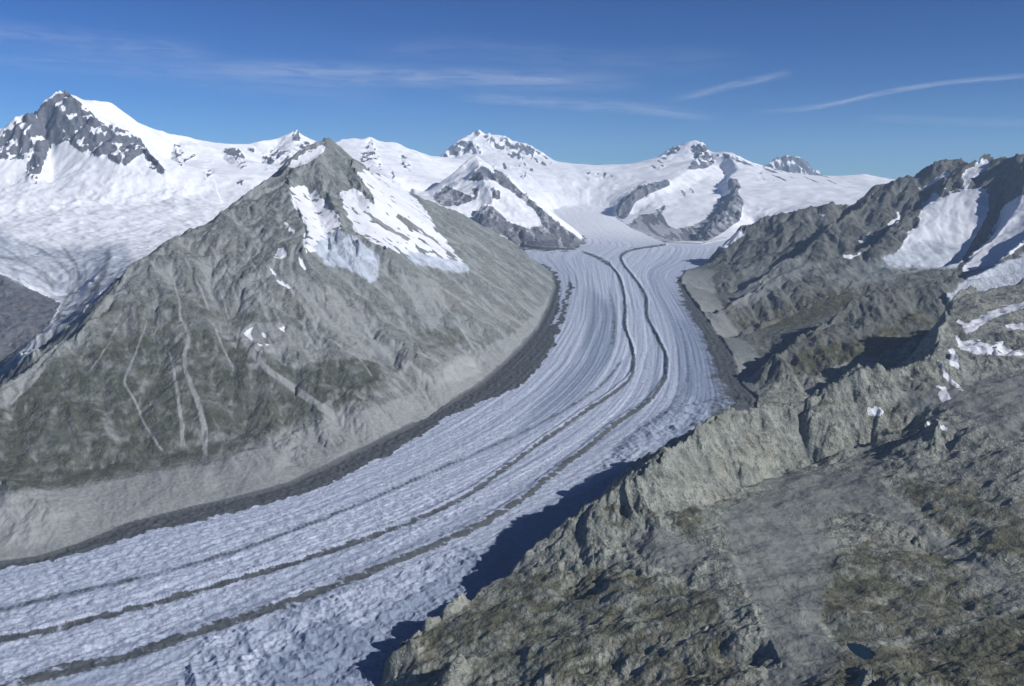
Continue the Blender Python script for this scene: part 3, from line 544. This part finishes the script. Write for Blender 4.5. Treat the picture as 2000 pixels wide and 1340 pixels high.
def land_mat(name, rock_a, rock_b, scree_c, veg_a, veg_b, snow_c=(.86, .88, .91), ice_c=(.38, .42, .48), bs=1.0, deb_c=(.13, .135, .13), blocky=0.0):
    m, t = mat(name); q = N(t); q.geo = q.n('ShaderNodeNewGeometry').outputs['Position']
    a1 = q.n('ShaderNodeAttribute', attribute_name='cover'); s1 = q.n('ShaderNodeSeparateColor'); q.l(a1.outputs['Color'], s1.inputs[0])
    a2 = q.n('ShaderNodeAttribute', attribute_name='cover2'); s2 = q.n('ShaderNodeSeparateColor'); q.l(a2.outputs['Color'], s2.inputs[0])
    snow_, scree_, veg_ = s1.outputs; ice_, deb_, pale_ = s2.outputs
    big = q.noise(.004, 5, .6); mid = q.noise(.02, 5, .65, dist=.4); fin = q.noise(.09, 5, .7)
    strat = q.noise(.012, 5, .65, q.mul(q.geo, (1.0, 1.0, 4.0)), .6)
    rock = q.mix(q.ramp(mid, .35, .68), rock_a, rock_b)
    rock = q.mix(q.m('MULTIPLY', q.ramp(fin, .52, .72), .5), rock, tuple(v * .5 for v in rock_a))
    rock = q.mix(q.m('MULTIPLY', q.ramp(strat, .5, .7), .35), rock, tuple(v * 1.35 for v in rock_b))
    rock = q.mix(q.m('MULTIPLY', q.ramp(big, .5, .7), .3), rock, (rock_b[0] * 1.15, rock_b[1] * 1.0, rock_b[2] * .85))
    if blocky:
        bl = q.noise(.045, 8, .78, dist=.2); b2 = q.noise(.16, 5, .75)
        rock = q.mix(q.m('MULTIPLY', q.ramp(bl, .50, .60), blocky), rock, tuple(v * .45 for v in rock_a))
        rock = q.mix(q.m('MULTIPLY', q.ramp(b2, .55, .66), blocky * .9), rock, tuple(v * 1.3 for v in rock_b))
        rock = q.mix(q.m('MULTIPLY', q.ramp(b2, .45, .36), blocky * .7), rock, tuple(v * .4 for v in rock_a))
    scr = q.mix(q.ramp(fin, .3, .7), tuple(v * .8 for v in scree_c), tuple(v * 1.15 for v in scree_c))
    vg = q.mix(q.ramp(mid, .35, .65), veg_a, veg_b)
    c = q.mix(scree_, rock, scr); c = q.mix(veg_, c, vg)
    c = q.mix(pale_, c, (.33, .345, .34))
    icn = q.mix(q.ramp(mid, .35, .65), ice_c, tuple(v * 1.4 for v in ice_c))
    sn2 = q.ramp(q.m('ADD', snow_, q.m('MULTIPLY', q.m('SUBTRACT', fin, .5), .5)), .35, .62)
    snc = q.mix(q.ramp(big, .35, .7), snow_c, tuple(v * .88 for v in snow_c))
    c = q.mix(sn2, c, snc); c = q.mix(ice_, c, icn)
    dbn = q.mix(q.m('MULTIPLY', deb_, .85), c, deb_c)
    b = q.n('ShaderNodeBsdfPrincipled'); q.l(dbn, b.inputs['Base Color']); b.inputs['Roughness'].default_value = .92; b.inputs['Specular IOR Level'].default_value = .15
    vo = q.n('ShaderNodeTexVoronoi', feature='DISTANCE_TO_EDGE'); vo.inputs['Scale'].default_value = .055; wv = q.n('ShaderNodeVectorMath', operation='ADD'); q.l(q.mul(q.geo, (1, 1, 1.6)), wv.inputs[0])
    wn = q.n('ShaderNodeTexNoise'); wn.inputs['Scale'].default_value = .03; q.l(q.geo, wn.inputs['Vector']); q.l(q.mul(wn.outputs['Color'], (30, 30, 30)), wv.inputs[1]); q.l(wv.outputs[0], vo.inputs['Vector'])
    crk = q.ramp(vo.outputs['Distance'], 0, .25)
    hgt = q.m('ADD', q.m('ADD', q.m('MULTIPLY', mid, 18.0), q.m('MULTIPLY', fin, 9.0)), q.m('MULTIPLY', crk, 1.2))
    bp = q.n('ShaderNodeBump'); q.l(hgt, bp.inputs['Height']); bp.inputs['Distance'].default_value = 1.0
    q.l(q.m('SUBTRACT', bs, q.m('MULTIPLY', q.m('MAXIMUM', sn2, q.m('MULTIPLY', scree_, .85)), bs * .8)), bp.inputs['Strength'])
    q.l(bp.outputs[0], b.inputs['Normal']); o = q.n('ShaderNodeOutputMaterial'); q.l(b.outputs[0], o.inputs[0]); return m
M_far = land_mat('snowy_rock', (.10, .11, .13), (.17, .18, .20), (.26, .26, .25), (.10, .10, .06), (.12, .11, .07), bs=.7)
M_m1 = land_mat('grey_schist', (.165, .182, .178), (.235, .252, .238), (.265, .28, .275), (.058, .070, .048), (.092, .098, .070), snow_c=(.74, .76, .81), bs=.8, blocky=.35)
M_m4 = land_mat('brown_gneiss', (.085, .095, .09), (.17, .175, .155), (.20, .215, .21), (.07, .08, .045), (.11, .105, .06), snow_c=(.70, .73, .78), bs=.9, ice_c=(.40,.44,.49), blocky=.35)
M_fg = land_mat('lichened_gneiss', (.175, .19, .165), (.36, .375, .325), (.185, .195, .185), (.085, .088, .06), (.155, .152, .105), snow_c=(.74, .76, .80), bs=1.0, blocky=.7)

def ice_mat():
    m, t = mat('glacier_ice'); q = N(t); q.geo = q.n('ShaderNodeNewGeometry').outputs['Position']
    a2 = q.n('ShaderNodeAttribute', attribute_name='cover2'); s2 = q.n('ShaderNodeSeparateColor'); q.l(a2.outputs['Color'], s2.inputs[0])
    dirt_, deb_, _ = s2.outputs
    mid = q.noise(.03, 5, .65, dist=.5); fin = q.noise(.11, 5, .75, dist=.3); big = q.noise(.004, 4, .6)
    c = q.mix(q.ramp(fin, .38, .62), (.38, .44, .56), (.61, .66, .76))
    c = q.mix(q.m('MULTIPLY', q.ramp(mid, .45, .7), .45), c, (.42, .49, .62))
    dn = q.m('MULTIPLY', dirt_, q.m('ADD', .6, q.m('MULTIPLY', mid, .8)), clamp=True)
    c = q.mix(dn, c, (.25, .30, .40))
    a1 = q.n('ShaderNodeAttribute', attribute_name='cover'); s1 = q.n('ShaderNodeSeparateColor'); q.l(a1.outputs['Color'], s1.inputs[0]); c = q.mix(s1.outputs[0], c, (.84, .86, .90))
    dk = q.ramp(q.m('ADD', deb_, q.m('MULTIPLY', q.m('SUBTRACT', fin, .5), 1.3)), .25, .7)
    c = q.mix(q.m('MULTIPLY', dk, .96), c, q.mix(mid, (.046, .054, .056), (.092, .098, .095)))
    b = q.n('ShaderNodeBsdfPrincipled'); q.l(c, b.inputs['Base Color']); b.inputs['Roughness'].default_value = .75; b.inputs['Specular IOR Level'].default_value = .25
    bp = q.n('ShaderNodeBump'); q.l(q.m('ADD', q.m('MULTIPLY', mid, 4.0), q.m('MULTIPLY', fin, 5.0)), bp.inputs['Height']); bp.inputs['Distance'].default_value = 1.0; bp.inputs['Strength'].default_value = .8
    q.l(bp.outputs[0], b.inputs['Normal']); o = q.n('ShaderNodeOutputMaterial'); q.l(b.outputs[0], o.inputs[0]); return m
M_ice = ice_mat()

# ------------------------------------------------------------------ meshes
PART = np.zeros((NR, NT), np.int8)
fid = RG.astype(np.int32)
snowm = blur(snow, 1) > .5; debm = blur(deb, 1)
Vx = np.stack([X, Y, Z], -1).reshape(-1, 3).astype(f4)
COV = np.stack([snow, scree, veg, np.ones_like(snow)], -1).reshape(-1, 4).astype(f4)
COV2 = np.stack([ice, deb, pale, np.ones_like(snow)], -1).reshape(-1, 4).astype(f4)
COV = np.clip(COV, 0, 1); COV2 = np.clip(COV2, 0, 1)
IDX = np.arange(NR * NT, dtype=np.int32).reshape(NR, NT)
def build(name, fmask, material, parent=None, **props):
    ii, jj = np.nonzero(fmask)
    if len(ii) < 4: return None
    q = np.stack([IDX[ii, jj], IDX[ii, jj + 1], IDX[ii + 1, jj + 1], IDX[ii + 1, jj]], 1)
    used = np.zeros(NR * NT, bool); used[q.ravel()] = True; vi = np.nonzero(used)[0]
    remap = np.zeros(NR * NT, np.int32); remap[vi] = np.arange(len(vi)); q = remap[q]
    me = bpy.data.meshes.new(name); me.vertices.add(len(vi)); me.vertices.foreach_set('co', Vx[vi].ravel())
    me.loops.add(q.size); me.loops.foreach_set('vertex_index', q.ravel())
    me.polygons.add(len(q)); me.polygons.foreach_set('loop_start', np.arange(0, q.size, 4, dtype=np.int32))
    me.update(calc_edges=True); me.polygons.foreach_set('use_smooth', np.ones(len(q), bool))
    for nm, arr in (('cover', COV), ('cover2', COV2)):
        at = me.attributes.new(nm, 'FLOAT_COLOR', 'POINT'); at.data.foreach_set('color', arr[vi].ravel())
    me.materials.append(material)
    o = bpy.data.objects.new(name, me); sc.collection.objects.link(o)
    if parent is not None: o.parent = parent
    for k, v in props.items(): o[k] = v
    return o
FR = RG[:-1, :-1]; FS = snowm[:-1, :-1] & (FR != 0); FD = (debm[:-1, :-1] > .55) & (FR == 0)
LATF = (latm[:-1, :-1] > med2[:-1, :-1])
FD = FD | ((latm[:-1, :-1] > .9) & (FR == 0))
o = build('glacier', (FR == 0) & ~FD, M_ice, label='long curving valley glacier with two dark medial stripes', category='glacier', kind='structure')
build('medial_moraine', FD & ~LATF, M_ice, o, label='dark rubble stripe curving down the ice')
build('lateral_moraine', FD & LATF, M_ice, o, label='grey rubble band along the glacier edge')
names = {1: ('mountain', M_m1, 'grey green rocky pyramid mountain left of the big glacier', 'mountain'),
 2: ('mountain', M_m4, 'dark craggy mountain with diagonal spurs right of the big glacier', 'mountain'),
 3: ('mountain', M_far, 'small snow streaked pyramid at the far bend of the glacier', 'mountain'),
 4: ('rock_outcrop', M_far, 'grey rock outcrop with snow patches under the far white summit', 'mountain'),
 5: ('mountain', M_fg, 'olive grey rocky shoulder filling the lower right foreground', 'mountain'),
 6: ('mountain', M_far, 'white snow ridge between the tall left peak and the broad far summit', 'mountain'),
 7: ('mountain', M_far, 'white domed far summit and snowfields right of the distant pass', 'mountain'),
 8: ('mountain', M_far, 'tall pointed peak with speckled dark rock face at far left', 'mountain'),
 9: ('mountain', M_far, 'small grey rock summit on the horizon behind the white dome', 'mountain'),
 10: ('mountain', M_far, 'jagged snowy summit in the far centre left of the pass', 'mountain')}
for k, (nm, mt, lb, ct) in names.items():
    fm = FR == k
    if k in (1, 2, 5):
        o = build(nm, fm & ~FS, mt, label=lb, category=ct, kind='structure'); build('snowfield', fm & FS, mt, o)
    else:
        o = build(nm, fm & FS, mt, label=lb, category=ct, kind='structure')
        build('rock_face', fm & ~FS, mt, o)
print('meshes', round(time.time() - T0, 1))

# ------------------------------------------------------------------ tarn
def simple(name, verts, faces, material, **props):
    me = bpy.data.meshes.new(name); me.from_pydata([tuple(map(float, v)) for v in verts], [], faces); me.materials.append(material)
    o = bpy.data.objects.new(name, me); sc.collection.objects.link(o)
    for k, v in props.items(): o[k] = v
    return o
mw, t = mat('dark_water'); q = N(t); b = q.n('ShaderNodeBsdfPrincipled'); b.inputs['Base Color'].default_value = (.006, .018, .026, 1); b.inputs['Roughness'].default_value = .12
oo = q.n('ShaderNodeOutputMaterial'); q.l(b.outputs[0], oo.inputs[0])
simple('water', [tuple(tc + (q_ - tc) * 1.06 + [0, 0, 0.0]) for q_ in tw], [list(range(len(tw)))[::-1]], mw, label='tiny dark tarn on the brown meadow at lower right', category='pond', kind='structure')

# ------------------------------------------------------------------ cirrus and vapour trails, at their real height
def cloud_mat(name, dens_, stretch, edge_p):
    m, t = mat(name); q = N(t); uv = q.n('ShaderNodeUVMap'); uv.uv_map = 'UVMap'; q.geo = q.n('ShaderNodeNewGeometry').outputs['Position']
    sx = q.n('ShaderNodeSeparateXYZ'); q.l(uv.outputs[0], sx.inputs[0]); u, v = sx.outputs[0], sx.outputs[1]
    a = q.m('SUBTRACT', 1.0, q.m('ABSOLUTE', q.m('SUBTRACT', q.m('MULTIPLY', v, 2.0), 1.0)), clamp=True)
    a = q.m('POWER', q.ramp(a, 0, 1), edge_p)
    e = q.m('MULTIPLY', q.ramp(u, 0, .25), q.ramp(q.m('SUBTRACT', 1.0, u), 0, .2))
    n = q.ramp(q.noise(1.0, 6, .62, q.mul(uv.outputs[0], stretch), .6), .15, .85)
    al = q.m('MULTIPLY', q.m('MULTIPLY', a, e), q.m('MULTIPLY', n, dens_))
    d = q.n('ShaderNodeBsdfDiffuse'); d.inputs[0].default_value = (.9, .93, 1, 1); tl = q.n('ShaderNodeBsdfTranslucent'); tl.inputs[0].default_value = (.93, .96, 1, 1)
    mx = q.n('ShaderNodeMixShader'); mx.inputs[0].default_value = .92; q.l(d.outputs[0], mx.inputs[1]); q.l(tl.outputs[0], mx.inputs[2])
    tr = q.n('ShaderNodeBsdfTransparent'); m2 = q.n('ShaderNodeMixShader'); q.l(al, m2.inputs[0]); q.l(tr.outputs[0], m2.inputs[1]); q.l(mx.outputs[0], m2.inputs[2])
    o = q.n('ShaderNodeOutputMaterial'); q.l(m2.outputs[0], o.inputs[0]); return m
CL = [
 ('cirrus_cloud', .34, (9, 5, 1), 1.2, [(230,118),(480,133),(640,142),(800,148),(950,153),(1100,157),(1300,160)], 34, 9100, 'long faint white cirrus streak above the centre of the range'),
 ('cirrus_cloud', .25, (8, 4, 1), 1.2, [(860,182),(980,193),(1100,202),(1250,212),(1440,236)], 20, 9300, 'thin cirrus wisp just below the long central streak'),
 ('vapour_trail', .30, (5, 3, 1), 1.5, [(1290,200),(1360,184),(1430,166),(1500,152),(1560,138)], 14, 9600, 'short feathered vapour trail right of centre in the sky'),
 ('vapour_trail', .45, (6, 2, 1), 1.6, [(1440,222),(1560,213),(1640,200),(1730,180),(1840,163),(2000,148),(2150,136)], 9, 9900, 'long bright curved vapour trail at the right of the sky'),
 ('cirrus_cloud', .17, (7, 4, 1), 1.0, [(-150,40),(60,70),(250,92),(450,112)], 40, 9500, 'pale spread cirrus veil at the upper left of the sky'),
 ('cirrus_cloud', .13, (9, 5, 1), 1.0, [(-150,112),(200,128),(500,160),(800,190)], 34, 9700, 'faint broad cirrus band above the pointed left peak'),
 ('cirrus_cloud', .13, (7, 4, 1), 1.0, [(1640,228),(1800,234),(1950,240),(2150,238)], 14, 9200, 'faint cirrus wisp above the craggy right summits'),
 ('cirrus_cloud', .09, (7, 4, 1), 1.0, [(650,105),(900,95),(1200,118),(1500,110)], 40, 9400, 'very thin cirrus veil high above the centre of the range')]
for ci, (nm, dn_, stc, ep, pts, hw, alt, lb) in enumerate(CL):
    a = np.array(pts, float); a = np.vstack([2 * a[0] - a[1], a, 2 * a[-1] - a[-2]]); cur = []
    for k in range(1, len(a) - 2):
        tt = np.linspace(0, 1, 12, endpoint=False)[:, None]; p0, p1, p2, p3 = a[k - 1:k + 3]
        cur.append(.5 * (2 * p1 + (p2 - p0) * tt + (2 * p0 - 5 * p1 + 4 * p2 - p3) * tt * tt + (3 * p1 - p0 - 3 * p2 + p3) * tt ** 3))
    cur = np.vstack(cur + [a[-2:-1]]); vs = []; uvs = []
    for k, (x, y) in enumerate(cur):
        for e, s_ in enumerate((-1, 0, 1)):
            s0 = P3(x, y + s_ * hw, 1000.); tq = (alt - CAMZ) / (s0[2] - CAMZ); p = np.array([0, 0, CAMZ]) + (s0 - [0, 0, CAMZ]) * tq
            vs.append(p); uvs.append((k / (len(cur) - 1), e / 2))
    fs = []
    for k in range(len(cur) - 1):
        for e in (0, 1): fs.append((3 * k + e, 3 * k + 3 + e, 3 * k + 4 + e, 3 * k + 1 + e))
    o = simple(nm, vs, fs, cloud_mat(nm, dn_, (stc[0], stc[1] + .37 * ci, 1), ep), label=lb, category='cloud')
    ul = o.data.uv_layers.new(name='UVMap')
    for lp in o.data.loops: ul.data[lp.index].uv = uvs[lp.vertex_index]
    o['kind'] = 'thing'

# ------------------------------------------------------------------ haze: one closed box of thin even air
hb = (-24500., 24500., -3000., 26000., float(Z.min()) - 20, float(Z.max()) + 60)
hv = [(x, y, z) for z in hb[4:] for y in hb[2:4] for x in hb[:2]]
mh, t = mat('haze'); q = N(t); pv = q.n('ShaderNodeVolumePrincipled'); pv.inputs['Color'].default_value = (.55, .74, 1.0, 1); pv.inputs['Density'].default_value = 2.05e-5; pv.inputs['Anisotropy'].default_value = .1
oo = q.n('ShaderNodeOutputMaterial'); q.l(pv.outputs[0], oo.inputs['Volume'])
simple('haze', hv, [(0, 2, 3, 1), (4, 5, 7, 6), (0, 1, 5, 4), (2, 6, 7, 3), (0, 4, 6, 2), (1, 3, 7, 5)], mh, label='thin blue haze filling the air over the mountains', category='haze', kind='stuff')
print('done', round(time.time() - T0, 1), 'verts', NR * NT, 'z', Z.min(), Z.max())
